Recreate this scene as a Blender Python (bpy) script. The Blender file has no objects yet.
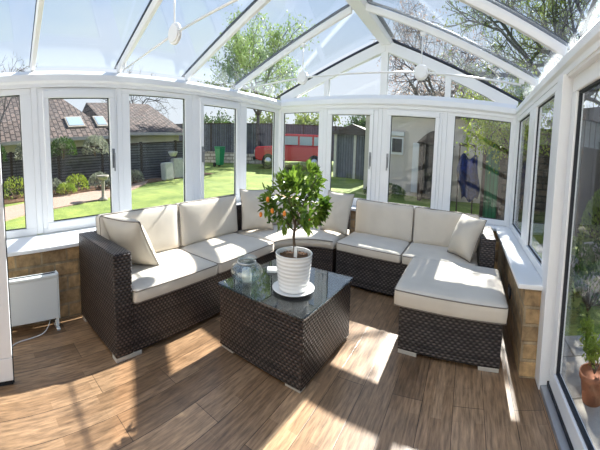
import bpy, bmesh, math, random
from mathutils import Vector, Matrix, noise
S = bpy.context.scene
C = S.collection
R = math.radians
pi = math.pi

# ------------------------------------------------------------------ camera
cd = bpy.data.cameras.new('camera'); cam = bpy.data.objects.new('camera', cd); C.objects.link(cam); S.camera = cam
cam.matrix_world = Matrix.Translation((0, 0, 1.3175)) @ Matrix.Rotation(R(30.276), 4, 'Z') @ Matrix.Rotation(R(83.389), 4, 'X') @ Matrix.Rotation(R(1.785), 4, 'Z')
cd.type = 'PANO'; cd.panorama_type = 'CENTRAL_CYLINDRICAL'
_f, _cx, _cy, _a = 316.919, 299.572, 197.544, .76
cd.central_cylindrical_range_u_min = -_cx / _f; cd.central_cylindrical_range_u_max = (600 - _cx) / _f
cd.central_cylindrical_range_v_min = -(450 - _cy) * _a / _f; cd.central_cylindrical_range_v_max = _cy * _a / _f
cd.central_cylindrical_radius = 1
cd.clip_start = .02; cd.clip_end = 500

# ------------------------------------------------------------------ sky
W = bpy.data.worlds.new('sky'); S.world = W; W.use_nodes = True
nt = W.node_tree; nt.nodes.clear()
def N(nt, t, **k):
    n = nt.nodes.new(t)
    for a, b in k.items():
        if a.startswith('i_'): n.inputs[a[2:].replace('_', ' ')].default_value = b
        else: setattr(n, a, b)
    return n
tc = N(nt, 'ShaderNodeTexCoord'); sp = N(nt, 'ShaderNodeSeparateXYZ'); nt.links.new(tc.outputs['Generated'], sp.inputs[0])
ramp = N(nt, 'ShaderNodeValToRGB'); nt.links.new(sp.outputs['Z'], ramp.inputs[0])
e = ramp.color_ramp.elements
e[0].position = 0.0; e[0].color = (.92, .95, .98, 1); e[1].position = 1.0; e[1].color = (.20, .38, .80, 1)
x = e.new(.22); x.color = (.76, .85, .98, 1); x = e.new(.50); x.color = (.36, .54, .86, 1)
mp = N(nt, 'ShaderNodeMapping'); mp.inputs['Scale'].default_value = (1.2, 1.2, 3.2); nt.links.new(tc.outputs['Generated'], mp.inputs[0])
nz = N(nt, 'ShaderNodeTexNoise', i_Scale=1.7, i_Detail=6.0, i_Roughness=.55); nt.links.new(mp.outputs[0], nz.inputs['Vector'])
cr = N(nt, 'ShaderNodeValToRGB'); nt.links.new(nz.outputs['Fac'], cr.inputs[0]); cr.color_ramp.elements[0].position = .44; cr.color_ramp.elements[1].position = .68
mx = N(nt, 'ShaderNodeMix', data_type='RGBA'); nt.links.new(cr.outputs[0], mx.inputs[0]); nt.links.new(ramp.outputs[0], mx.inputs[6]); mx.inputs[7].default_value = (.80, .86, .96, 1)
bg = N(nt, 'ShaderNodeBackground', i_Strength=.80); nt.links.new(mx.outputs[2], bg.inputs[0])
wo = N(nt, 'ShaderNodeOutputWorld'); nt.links.new(bg.outputs[0], wo.inputs[0])

# ------------------------------------------------------------------ sun (from beyond the gable, 32.5 degrees high)
sl = bpy.data.lights.new('sun', 'SUN'); sl.energy = 14; sl.angle = R(.53); sl.color = (1, .95, .88)
so = bpy.data.objects.new('sun', sl); C.objects.link(so); so.location = (0, 12, 9)
so.rotation_euler = Vector((.0, -math.cos(R(32.5)), -math.sin(R(32.5)))).to_track_quat('-Z', 'Y').to_euler()
vs = S.view_settings; vs.view_transform = 'Standard'; vs.look = 'None'; vs.gamma = 1; vs.use_curve_mapping = False; vs.exposure = .38
S.render.film_transparent = False
S.cycles.max_bounces = 10; S.cycles.transparent_max_bounces = 24; S.cycles.diffuse_bounces = 5
S.cycles.sample_clamp_indirect = 6

# ------------------------------------------------------------------ materials
def mat(name):
    m = bpy.data.materials.new(name); m.use_nodes = True; return m, m.node_tree, m.node_tree.nodes['Principled BSDF']
def plain(name, col, rough=.5, metal=0, var=0, vscale=8, bump=0, bscale=40, coord='Object'):
    m, nt, b = mat(name); b.inputs['Roughness'].default_value = rough; b.inputs['Metallic'].default_value = metal
    b.inputs['Base Color'].default_value = (*col, 1)
    if var or bump: t = N(nt, 'ShaderNodeTexCoord')
    if var:
        n = N(nt, 'ShaderNodeTexNoise', i_Scale=vscale, i_Detail=5.0); nt.links.new(t.outputs[coord], n.inputs['Vector'])
        r = N(nt, 'ShaderNodeValToRGB'); nt.links.new(n.outputs['Fac'], r.inputs[0])
        r.color_ramp.elements[0].position = .3; r.color_ramp.elements[1].position = .7
        r.color_ramp.elements[0].color = (*[c * (1 - var) for c in col], 1); r.color_ramp.elements[1].color = (*[min(1, c * (1 + var)) for c in col], 1)
        nt.links.new(r.outputs[0], b.inputs['Base Color'])
    if bump:
        n = N(nt, 'ShaderNodeTexNoise', i_Scale=bscale, i_Detail=4.0); nt.links.new(t.outputs[coord], n.inputs['Vector'])
        u = N(nt, 'ShaderNodeBump', i_Strength=bump, i_Distance=.01); nt.links.new(n.outputs['Fac'], u.inputs['Height']); nt.links.new(u.outputs[0], b.inputs['Normal'])
    return m
def bricks(name, c1, c2, mortar, bw, bh, ms, rough=.8, bump=.6, swap=False, var=.3, vs_=10, off=.5, dist=.01, stretch=None, bias=0):
    """brick texture on the metre UVs: masonry, planks, roof tiles, wicker, boards"""
    m, nt, b = mat(name); b.inputs['Roughness'].default_value = rough
    uv = N(nt, 'ShaderNodeUVMap'); v = uv.outputs[0]
    if swap:
        s = N(nt, 'ShaderNodeSeparateXYZ'); c = N(nt, 'ShaderNodeCombineXYZ'); nt.links.new(v, s.inputs[0])
        nt.links.new(s.outputs[0], c.inputs[1]); nt.links.new(s.outputs[1], c.inputs[0]); v = c.outputs[0]
    br = N(nt, 'ShaderNodeTexBrick', offset=off, i_Scale=1.0, i_Mortar_Size=ms, i_Mortar_Smooth=.3, i_Bias=bias, i_Brick_Width=bw, i_Row_Height=bh)
    br.inputs['Color1'].default_value = (*c1, 1); br.inputs['Color2'].default_value = (*c2, 1); br.inputs['Mortar'].default_value = (*mortar, 1)
    nt.links.new(v, br.inputs['Vector'])
    vv = v
    if stretch:
        mp = N(nt, 'ShaderNodeMapping'); mp.inputs['Scale'].default_value = stretch; nt.links.new(v, mp.inputs[0]); vv = mp.outputs[0]
    n = N(nt, 'ShaderNodeTexNoise', i_Scale=vs_, i_Detail=6.0, i_Roughness=.6); nt.links.new(vv, n.inputs['Vector'])
    r = N(nt, 'ShaderNodeValToRGB'); nt.links.new(n.outputs['Fac'], r.inputs[0])
    r.color_ramp.elements[0].position = .3; r.color_ramp.elements[1].position = .7
    r.color_ramp.elements[0].color = (1 - var,) * 3 + (1,); r.color_ramp.elements[1].color = (1 + var,) * 3 + (1,)
    k = N(nt, 'ShaderNodeMix', data_type='RGBA', blend_type='MULTIPLY'); k.inputs[0].default_value = 1
    nt.links.new(br.outputs['Color'], k.inputs[6]); nt.links.new(r.outputs[0], k.inputs[7]); nt.links.new(k.outputs[2], b.inputs['Base Color'])
    inv = N(nt, 'ShaderNodeMath', operation='SUBTRACT'); inv.inputs[0].default_value = 1; nt.links.new(br.outputs['Fac'], inv.inputs[1])
    ad = N(nt, 'ShaderNodeMath', operation='MULTIPLY_ADD'); nt.links.new(n.outputs['Fac'], ad.inputs[0]); ad.inputs[1].default_value = .25; nt.links.new(inv.outputs[0], ad.inputs[2])
    u = N(nt, 'ShaderNodeBump', i_Strength=bump, i_Distance=dist); nt.links.new(ad.outputs[0], u.inputs['Height']); nt.links.new(u.outputs[0], b.inputs['Normal'])
    return m
def glassmat(name, tint=(.97, .99, 1), f0=.08, top=.6, rough=0):
    """thin clear sheet: see-through straight on, mirror-like towards grazing angles"""
    m = bpy.data.materials.new(name); m.use_nodes = True; nt = m.node_tree; nt.nodes.clear()
    t = N(nt, 'ShaderNodeBsdfTransparent'); t.inputs[0].default_value = (*tint, 1)
    g = N(nt, 'ShaderNodeBsdfGlossy', i_Roughness=rough); l = N(nt, 'ShaderNodeLayerWeight', i_Blend=.5)
    p = N(nt, 'ShaderNodeMath', operation='POWER'); nt.links.new(l.outputs['Facing'], p.inputs[0]); p.inputs[1].default_value = 5
    k = N(nt, 'ShaderNodeMath', operation='MULTIPLY_ADD'); nt.links.new(p.outputs[0], k.inputs[0]); k.inputs[1].default_value = top - f0; k.inputs[2].default_value = f0
    x = N(nt, 'ShaderNodeMixShader'); o = N(nt, 'ShaderNodeOutputMaterial')
    nt.links.new(k.outputs[0], x.inputs[0]); nt.links.new(t.outputs[0], x.inputs[1]); nt.links.new(g.outputs[0], x.inputs[2]); nt.links.new(x.outputs[0], o.inputs[0])
    return m
def leafmat(name, c1, c2, scale=3):
    m, nt, b = mat(name); b.inputs['Roughness'].default_value = .45
    t = N(nt, 'ShaderNodeTexCoord'); n = N(nt, 'ShaderNodeTexNoise', i_Scale=scale, i_Detail=4.0); nt.links.new(t.outputs['Object'], n.inputs['Vector'])
    r = N(nt, 'ShaderNodeValToRGB'); nt.links.new(n.outputs['Fac'], r.inputs[0]); r.color_ramp.elements[0].position = .35; r.color_ramp.elements[1].position = .65
    r.color_ramp.elements[0].color = (*c1, 1); r.color_ramp.elements[1].color = (*c2, 1); nt.links.new(r.outputs[0], b.inputs['Base Color'])
    tr = N(nt, 'ShaderNodeBsdfTranslucent'); nt.links.new(r.outputs[0], tr.inputs[0])
    x = N(nt, 'ShaderNodeMixShader'); x.inputs[0].default_value = .35; o = nt.nodes['Material Output']
    nt.links.new(b.outputs[0], x.inputs[1]); nt.links.new(tr.outputs[0], x.inputs[2]); nt.links.new(x.outputs[0], o.inputs[0])
    return m

M = {}
M['upvc'] = plain('white_upvc', (.82, .83, .835), .28)
M['upvc_dull'] = plain('white_upvc_outside', (.62, .65, .68), .4)
M['gasket'] = plain('black_gasket', (.012, .014, .02), .6)
M['cap'] = plain('dark_roof_cap', (.028, .035, .06), .5)
M['chrome'] = plain('brushed_metal', (.62, .62, .62), .3, 1)
M['floor'] = bricks('oak_planks', (.40, .250, .138), (.225, .138, .076), (.035, .02, .012), 1.32, .2205, .0022, .36, .25, True, .50, 4, .37, .004, (1.5, 12, 1))
nt = M['floor'].node_tree; b = nt.nodes['Principled BSDF']; old = b.inputs['Base Color'].links[0].from_socket; vec = [n for n in nt.nodes if n.type == 'COMBXYZ'][0].outputs[0]
b2 = N(nt, 'ShaderNodeTexBrick', offset=.41, i_Scale=1.0, i_Mortar_Size=.0004, i_Brick_Width=.78, i_Row_Height=.0735); nt.links.new(vec, b2.inputs['Vector'])
b2.inputs['Color1'].default_value = (1.12, 1.12, 1.12, 1); b2.inputs['Color2'].default_value = (.80, .76, .72, 1); b2.inputs['Mortar'].default_value = (.5, .45, .4, 1)
k = N(nt, 'ShaderNodeMix', data_type='RGBA', blend_type='MULTIPLY'); k.inputs[0].default_value = 1; nt.links.new(old, k.inputs[6]); nt.links.new(b2.outputs['Color'], k.inputs[7]); nt.links.new(k.outputs[2], b.inputs['Base Color'])
M['stone'] = bricks('sandstone_blocks', (.50, .33, .16), (.28, .19, .10), (.34, .26, .16), .27, .115, .012, .9, .9, False, .4, 14)
def weave(name, peak, mid, cw, rh):
    """flat rattan strands woven over and under round uprights"""
    m, nt, b = mat(name); b.inputs['Roughness'].default_value = .34; b.inputs['IOR'].default_value = 1.42
    def MA(op, a, c=None, d=None):
        n = N(nt, 'ShaderNodeMath', operation=op)
        for k, v in enumerate((a, c, d)):
            if v is None: continue
            if isinstance(v, (int, float)): n.inputs[k].default_value = v
            else: nt.links.new(v, n.inputs[k])
        return n.outputs[0]
    uv = N(nt, 'ShaderNodeUVMap'); sp_ = N(nt, 'ShaderNodeSeparateXYZ'); nt.links.new(uv.outputs[0], sp_.inputs[0])
    u, v = sp_.outputs[0], sp_.outputs[1]
    row = MA('FLOOR', MA('DIVIDE', v, rh))
    a = MA('SINE', MA('MULTIPLY_ADD', u, pi / cw, MA('MULTIPLY', row, pi)))
    hv = MA('POWER', MA('ABSOLUTE', MA('SINE', MA('MULTIPLY', v, pi / rh))), .8)
    h = MA('MULTIPLY', hv, MA('MULTIPLY_ADD', a, .30, .62))
    n = N(nt, 'ShaderNodeTexNoise', i_Scale=9.0, i_Detail=4.0); nt.links.new(uv.outputs[0], n.inputs['Vector'])
    wn_ = N(nt, 'ShaderNodeTexWhiteNoise', noise_dimensions='1D'); nt.links.new(row, wn_.inputs['W'])
    f = MA('MULTIPLY', h, MA('ADD', MA('MULTIPLY_ADD', n.outputs['Fac'], .9, .25), MA('MULTIPLY', wn_.outputs['Value'], .45)))
    r = N(nt, 'ShaderNodeValToRGB'); nt.links.new(f, r.inputs[0]); e = r.color_ramp.elements
    e[0].position = .12; e[0].color = (.004, .003, .003, 1); e[1].position = 1.0; e[1].color = (*peak, 1); x = e.new(.45); x.color = (*mid, 1)
    nt.links.new(r.outputs[0], b.inputs['Base Color'])
    bu = N(nt, 'ShaderNodeBump', i_Strength=1.0, i_Distance=.006); nt.links.new(h, bu.inputs['Height']); nt.links.new(bu.outputs[0], b.inputs['Normal'])
    return m
M['wicker'] = weave('woven_rattan', (.130, .094, .078), (.032, .023, .020), .019, .0185)
M['wicker_grey'] = weave('woven_rattan_grey', (.135, .112, .102), (.034, .028, .027), .026, .0185)
M['fabric'] = plain('cream_fabric', (.63, .57, .48), .85, 0, .05, 5, .12, 300)
M['fabric_s'] = plain('cream_scatter_fabric', (.56, .505, .42), .85, 0, .05, 5, .12, 300)
M['piping'] = plain('taupe_piping', (.20, .17, .14), .8)
M['glass'] = glassmat('window_glass', (.96, .975, .98), .025, .6)
M['roofglass'] = glassmat('roof_glass', (.93, .965, .99), .04, .5)
M['tabglass'] = glassmat('table_glass', (.62, .67, .70), .13, .95)
M['jar'] = glassmat('jar_glass', (.93, .97, .97), .13, .95)
M['ceramic'] = plain('white_ceramic', (.82, .82, .80), .25)
M['soil'] = plain('potting_bark', (.16, .085, .045), .95, 0, .5, 60, 1, 90)
M['bark'] = plain('bark', (.13, .095, .065), .9, 0, .4, 25, .8, 60)
M['barkgrey'] = plain('grey_bark', (.085, .075, .08), .9, 0, .3, 10)
M['leaf'] = leafmat('citrus_leaf', (.04, .11, .012), (.24, .36, .045), 14)
M['fruit'] = plain('kumquat_skin', (.80, .24, .02), .4)
M['wax'] = plain('candle_wax', (.85, .82, .74), .5)
M['heater'] = plain('heater_white', (.78, .82, .80), .4)
M['handle'] = plain('window_handle_metal', (.30, .31, .33), .3, .8)
M['dark'] = plain('dark_slot', (.03, .03, .035), .6)
M['cord'] = plain('white_cord', (.75, .75, .73), .5)
M['terracotta'] = plain('terracotta', (.42, .16, .08), .85, 0, .2, 12)
M['paving'] = bricks('paving_slabs', (.48, .44, .38), (.38, .35, .31), (.2, .18, .15), .6, .6, .012, .9, .4, False, .2, 6)
M['path'] = plain('pink_gravel', (.37, .26, .20), .95, 0, .2, 20, .6, 60)
M['roof'] = bricks('roof_tiles', (.155, .115, .098), (.095, .075, .068), (.03, .022, .02), .30, .24, .03, .85, 1, False, .3, 3, .5, .05)
M['render'] = plain('cream_render', (.66, .61, .52), .9, 0, .06, 2)
M['renderpale'] = plain('pale_render', (.52, .48, .44), .9, 0, .06, 2)
M['fence'] = bricks('slatted_fence', (.15, .145, .16), (.10, .10, .115), (.025, .025, .03), 1.8, .085, .012, .8, .8, False, .25, 4, 0, .02)
M['fenceblue'] = bricks('blue_grey_boards', (.13, .145, .18), (.09, .10, .13), (.03, .03, .04), 3.0, .14, .014, .8, .8, True, .25, 4, 0, .02)
M['stonewall'] = bricks('pale_stone_wall', (.55, .52, .47), (.40, .37, .33), (.22, .2, .17), .4, .17, .025, .95, .8, False, .3, 5)
M['greyboards'] = bricks('drape_reflection_boards', (.20, .21, .22), (.15, .16, .17), (.04, .04, .045), 3.0, .16, .012, .8, .6, True, .2, 4, 0, .015)
M['darkstone'] = bricks('dark_stone_wall', (.16, .12, .09), (.09, .075, .06), (.05, .045, .04), .35, .15, .02, .95, .8, False, .4, 5)
M['car'] = plain('red_paint', (.55, .03, .035), .2)
M['carglass'] = plain('car_glass', (.35, .42, .5), .1)
M['tyre'] = plain('tyre', (.02, .02, .02), .8)
M['lamp'] = plain('lamp_lens', (.75, .75, .75), .15)
M['green'] = bricks('green_boards', (.02, .16, .075), (.015, .12, .06), (.008, .06, .03), 3.0, .11, .012, .6, .5, True, .15, 4, 0, .01)
M['greenbin'] = plain('green_plastic', (.02, .28, .12), .45)
M['bluecloth'] = plain('navy_cloth', (.02, .04, .16), .9, 0, .5, 14)
M['slab'] = plain('pale_concrete', (.52, .51, .48), .9, 0, .12, 8)
M['weathered'] = plain('weathered_stone', (.30, .27, .23), .9, 0, .25, 10)
M['darkwood'] = plain('dark_stained_wood', (.05, .035, .03), .7, 0, .2, 8)
M['skyglass'] = plain('skylight_glass', (.30, .38, .48), .08)
M['oakgreen'] = leafmat('tree_leaf_olive', (.10, .16, .03), (.30, .36, .08), 1.5)
M['palegreen'] = leafmat('tree_leaf_pale', (.22, .34, .10), (.42, .52, .22), 1.5)
M['darkgreen'] = leafmat('evergreen_leaf', (.03, .07, .02), (.10, .17, .04), 2)
M['limegreen'] = leafmat('shrub_leaf_lime', (.16, .26, .03), (.42, .48, .08), 3)
M['greyleaf'] = leafmat('shrub_leaf_grey', (.14, .17, .12), (.34, .36, .27), 3)
M['blossom'] = leafmat('blossom', (.36, .22, .18), (.52, .42, .34), 3)
# lawn
m, nt, b = mat('lawn_grass'); b.inputs['Roughness'].default_value = .9; M['grass'] = m
t = N(nt, 'ShaderNodeTexCoord'); n1 = N(nt, 'ShaderNodeTexNoise', i_Scale=1.3, i_Detail=8.0, i_Roughness=.7); n2 = N(nt, 'ShaderNodeTexNoise', i_Scale=26.0, i_Detail=3.0)
nt.links.new(t.outputs['Object'], n1.inputs['Vector']); nt.links.new(t.outputs['Object'], n2.inputs['Vector'])
ad = N(nt, 'ShaderNodeMath', operation='MULTIPLY_ADD'); nt.links.new(n2.outputs['Fac'], ad.inputs[0]); ad.inputs[1].default_value = .5; nt.links.new(n1.outputs['Fac'], ad.inputs[2])
r = N(nt, 'ShaderNodeValToRGB'); nt.links.new(ad.outputs[0], r.inputs[0]); r.color_ramp.elements[0].position = .55; r.color_ramp.elements[1].position = .95
r.color_ramp.elements[0].color = (.085, .15, .02, 1); r.color_ramp.elements[1].color = (.31, .37, .075, 1); nt.links.new(r.outputs[0], b.inputs['Base Color'])
u = N(nt, 'ShaderNodeBump', i_Strength=.8, i_Distance=.03); nt.links.new(n2.outputs['Fac'], u.inputs['Height']); nt.links.new(u.outputs[0], b.inputs['Normal'])

# ------------------------------------------------------------------ helpers
def uvmap(me):
    l = me.uv_layers.new(name='UVMap').data
    for p in me.polygons:
        n = p.normal; a = [abs(c) for c in n]; k = a.index(max(a))
        for li in p.loop_indices:
            v = me.vertices[me.loops[li].vertex_index].co
            l[li].uv = (v.x, v.y) if k == 2 else ((v.y, v.z) if k == 0 else (v.x, v.z))
def obj(name, bm, m, parent=None, smooth=False, bevel=0, uv=True):
    bmesh.ops.recalc_face_normals(bm, faces=bm.faces)
    me = bpy.data.meshes.new(name); bm.to_mesh(me); bm.free()
    if uv: uvmap(me)
    me.materials.append(M[m] if isinstance(m, str) else m)
    if smooth:
        for p in me.polygons: p.use_smooth = True
    o = bpy.data.objects.new(name, me); C.objects.link(o)
    if parent:
        o.parent = parent
        if parent.type == 'EMPTY': o.matrix_parent_inverse = Matrix.Translation(-Vector(parent.location))
    if bevel:
        b = o.modifiers.new('bevel', 'BEVEL'); b.width = bevel; b.segments = 2; b.limit_method = 'ANGLE'
    return o
def empty(name, loc=(0, 0, 0)):
    o = bpy.data.objects.new(name, None); C.objects.link(o); o.location = loc; o.empty_display_size = .1; return o
def thing(o, label, cat, group=None):
    o['label'] = label; o['category'] = cat
    if group: o['group'] = group
    return o
def struct(o): o['kind'] = 'structure'; return o
I3 = lambda x, y, z: Vector((x, y, z))
def box(bm, x0, x1, y0, y1, z0, z1, T=I3):
    v = [bm.verts.new(T(x, y, z)) for x in (x0, x1) for y in (y0, y1) for z in (z0, z1)]
    for f in ((0, 1, 3, 2), (4, 6, 7, 5), (0, 4, 5, 1), (2, 3, 7, 6), (0, 2, 6, 4), (1, 5, 7, 3)): bm.faces.new([v[i] for i in f])
    return v
def ring(bm, T, u0, u1, z0, z1, w, d0, d1, wb=None):
    wb = wb or w
    box(bm, u0, u1, d0, d1, z0, z0 + wb, T); box(bm, u0, u1, d0, d1, z1 - w, z1, T)
    box(bm, u0, u0 + w, d0, d1, z0 + wb, z1 - w, T); box(bm, u1 - w, u1, d0, d1, z0 + wb, z1 - w, T)
def prism(bm, pts, T0, T1):
    a = [bm.verts.new(T0(*p)) for p in pts]; b = [bm.verts.new(T1(*p)) for p in pts]; n = len(pts)
    bm.faces.new(a); bm.faces.new(b)
    for i in range(n): bm.faces.new([a[i], a[(i + 1) % n], b[(i + 1) % n], b[i]])
def tube(bm, pts, r, seg=8, r1=None, closed=False, caps=True):
    pts = [Vector(p) for p in pts]; n = len(pts); rings = []
    for i, p in enumerate(pts):
        a = pts[(i - 1) % n] if closed or i else pts[0]; b = pts[(i + 1) % n] if closed or i < n - 1 else pts[-1]
        t = (b - a).normalized(); up = Vector((0, 0, 1)) if abs(t.z) < .9 else Vector((1, 0, 0))
        s = t.cross(up).normalized(); q = s.cross(t)
        rr = r if r1 is None else r + (r1 - r) * i / max(1, n - 1)
        rings.append([bm.verts.new(p + rr * (math.cos(2 * pi * k / seg) * s + math.sin(2 * pi * k / seg) * q)) for k in range(seg)])
    for i in range(n if closed else n - 1):
        A, B = rings[i], rings[(i + 1) % n]
        for k in range(seg): bm.faces.new([A[k], A[(k + 1) % seg], B[(k + 1) % seg], B[k]])
    if caps and not closed: bm.faces.new(rings[0]); bm.faces.new(rings[-1])
def lathe(bm, prof, c, seg=32, wob=None):
    c = Vector(c); rings = []
    for r, z in prof:
        if r < 1e-5: rings.append([bm.verts.new(c + Vector((0, 0, z)))])
        else: rings.append([bm.verts.new(c + Vector((r * math.cos(2 * pi * k / seg), r * math.sin(2 * pi * k / seg), z))) for k in range(seg)])
    for A, B in zip(rings, rings[1:]):
        if len(A) == 1 and len(B) == 1: continue
        for k in range(seg):
            j = (k + 1) % seg
            if len(A) == 1: bm.faces.new([A[0], B[j], B[k]])
            elif len(B) == 1: bm.faces.new([A[k], A[j], B[0]])
            else: bm.faces.new([A[k], A[j], B[j], B[k]])
XC = -1.445
def SH(x, y, z): return Vector((x, y - .1 * (x - XC), z))          # the room's cross walls run a few degrees off square

# ------------------------------------------------------------------ the setting
XL, XR, YG = -3.604, .714, 5.12
TL = lambda u, d, z: Vector((XL + d, u, z))
TG = lambda u, d, z: SH(u, YG - d, z)
TR = lambda u, d, z: Vector((XR - d, u, z))
ZS, ZH, ZE = .612, 1.90, 2.03
bm = bmesh.new(); box(bm, -3.75, .86, -1.5, 5.35, -.10, 0, SH); struct(obj('floor', bm, 'floor'))
# left dwarf wall with sill and head beam
wl = struct(empty('wall_left', (-3.4, 2, 0)))
bm = bmesh.new(); box(bm, -3.72, -3.11, -1.3, 5.35, 0, .575, SH); obj('stonework', bm, 'stone', wl)
bm = bmesh.new(); box(bm, -3.62, -3.05, -1.28, 4.86, .58, ZS, SH); obj('window_sill', bm, 'upvc', wl, bevel=.006)
bm = bmesh.new(); box(bm, -.05, .07, -.10, 0, 0, 0) if False else None
prism(bm, [(-.07, 1.895), (.045, 1.895), (.045, 1.93), (.075, 1.945), (.075, 2.0), (.03, 2.035), (-.12, 2.035)], lambda d, z: TL(-1.15, d, z), lambda d, z: TL(5.30, d, z))
obj('head_beam', bm, 'upvc', wl, bevel=.004)
for y in (.78, 1.85, 3.08, 4.13):
    bm = bmesh.new(); box(bm, y - .035, y + .035, -.05, .028, .62, 1.90, TL); obj('mullion', bm, 'upvc', wl, bevel=.004)
# gable wall
wg = struct(empty('wall_back', (-1.4, 5.1, 0)))
bm = bmesh.new(); box(bm, -3.11, .53, 4.90, 5.30, 0, .575, SH); obj('stonework', bm, 'stone', wg)
bm = bmesh.new(); box(bm, -3.05, .465, 4.85, 5.16, .58, ZS, SH); obj('window_sill', bm, 'upvc', wg, bevel=.006)
bm = bmesh.new()
prism(bm, [(-.07, 1.885), (.045, 1.885), (.045, 1.92), (.08, 1.94), (.08, 2.0), (.03, 2.055), (-.10, 2.055)], lambda d, z: TG(-3.56, d, z), lambda d, z: TG(.67, d, z))
obj('head_beam', bm, 'upvc', wg, bevel=.004)
for x in (-2.54, -1.483, -.41):
    bm = bmesh.new(); box(bm, x - .035, x + .035, -.05, .026, .62, 1.89, TG); obj('mullion', bm, 'upvc', wg, bevel=.004)
for x, y0 in ((XL + .02, 5.335), (XR - .02, 4.905)):
    bm = bmesh.new(); box(bm, x - .045, x + .045, y0 - .05, y0 + .04, .60, 1.96); obj('corner_post', bm, 'upvc', wg, bevel=.01)
# right dwarf wall
wr = struct(empty('wall_right', (.6, 4, 0)))
bm = bmesh.new(); box(bm, .53, .84, 2.71, 5.30, 0, .575, SH); obj('stonework', bm, 'stone', wr)
bm = bmesh.new(); box(bm, .465, .735, 2.68, 5.12, .58, ZS, SH); obj('window_sill', bm, 'upvc', wr, bevel=.006)
bm = bmesh.new()
prism(bm, [(-.07, 1.895), (.03, 1.895), (.03, 1.93), (.055, 1.945), (.055, 2.0), (.02, 2.035), (-.12, 2.035)], lambda d, z: TR(-1.15, d, z), lambda d, z: TR(4.85, d, z))
obj('head_beam', bm, 'upvc', wr, bevel=.004)
bm = bmesh.new(); box(bm, 3.61 - .03, 3.61 + .03, -.05, .026, .62, 1.90, TR); obj('mullion', bm, 'upvc', wr, bevel=.004)
bm = bmesh.new(); box(bm, 2.36, 2.515, -.06, .05, 0, 1.90, TR); obj('door_post', bm, 'upvc', wr, bevel=.006)
# wall of the house behind the camera
bm = bmesh.new(); box(bm, -3.75, .9, -1.55, -1.35, 0, 2.9, SH); struct(obj('wall_front', bm, 'renderpale'))

wn = [0]
def window(T, a, b, g0, g1, opening, hinge=None):
    """a..b outer bounds along the wall, g0..g1 the glass"""
    wn[0] += 1
    w = struct(empty('window_%d' % wn[0], T((a + b) / 2, 0, ZS)))
    zt, zb = (1.802, .714) if opening else (1.845, .68)
    a += .037; b -= .037
    if opening:
        fo = .050
        bm = bmesh.new()
        box(bm, a, b, -.04, .024, .615, zb - fo, T); box(bm, a, b, -.04, .024, zt + fo, 1.893, T)
        box(bm, a, g0 - fo, -.04, .024, zb - fo, zt + fo, T); box(bm, g1 + fo, b, -.04, .024, zb - fo, zt + fo, T)
        obj('frame', bm, 'upvc', w, bevel=.004)
        bm = bmesh.new(); ring(bm, T, g0 - .066, g1 + .066, zb - .066, zt + .066, .066, -.02, .046); obj('opening_sash', bm, 'upvc', w, bevel=.007)
    else:
        bm = bmesh.new(); box(bm, a, b, -.04, .024, .615, zb, T); box(bm, a, b, -.04, .024, zt, 1.893, T)
        box(bm, a, g0, -.04, .024, zb, zt, T); box(bm, g1, b, -.04, .024, zb, zt, T)
        obj('frame', bm, 'upvc', w, bevel=.004)
    d = .01 if opening else -.005
    bm = bmesh.new(); ring(bm, T, g0 - .001, g1 + .001, zb - .001, zt + .001, .008, d - .01, d + .008); obj('gasket', bm, 'gasket', w)
    bm = bmesh.new(); box(bm, g0, g1, d - .004, d + .001, zb, zt, T); obj('pane', bm, 'glass', w)
    if hinge:
        uh = g1 + .033 if hinge == 'l' else g0 - .033
        s = 1 if hinge == 'l' else -1
        h = bmesh.new(); box(h, uh - .018, uh + .018, .046, .056, 1.15, 1.33, T); box(h, uh - .009, uh + .009, .054, .085, 1.27, 1.29, T)
        box(h, uh - .009, uh + .009, .075, .088, 1.12, 1.29, T); obj('handle', h, M['handle'], w, bevel=.004)
        ul = g0 - .062 if hinge == 'l' else g1 + .062
        for z in (.74, 1.72):
            h = bmesh.new(); box(h, ul - .008, ul + .008, .03, .052, z, z + .07, T); obj('hinge', h, 'upvc', w, bevel=.003)
    return w
window(TL, -1.15, -.15, -1.0, -.25, False)
window(TL, -.15, .78, -.05, .62, False)
window(TL, .78, 1.85, .944, 1.708, True, 'l')
window(TL, 1.85, 3.08, 1.998, 2.907, False)
window(TL, 3.08, 4.13, 3.247, 3.987, True, 'r')
window(TL, 4.13, 5.29, 4.267, 5.134, False)
window(TG, -3.59, -2.54, -3.50, -2.677, False)
window(TG, -2.54, -1.483, -2.397, -1.666, True, 'l')
window(TG, -1.483, -.41, -1.292, -.561, True, 'r')
window(TG, -.41, .70, -.255, .610, False)
window(TR, 2.515, 3.61, 2.677, 3.425, False)
window(TR, 3.61, 4.86, 3.79, 4.68, False)

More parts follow.
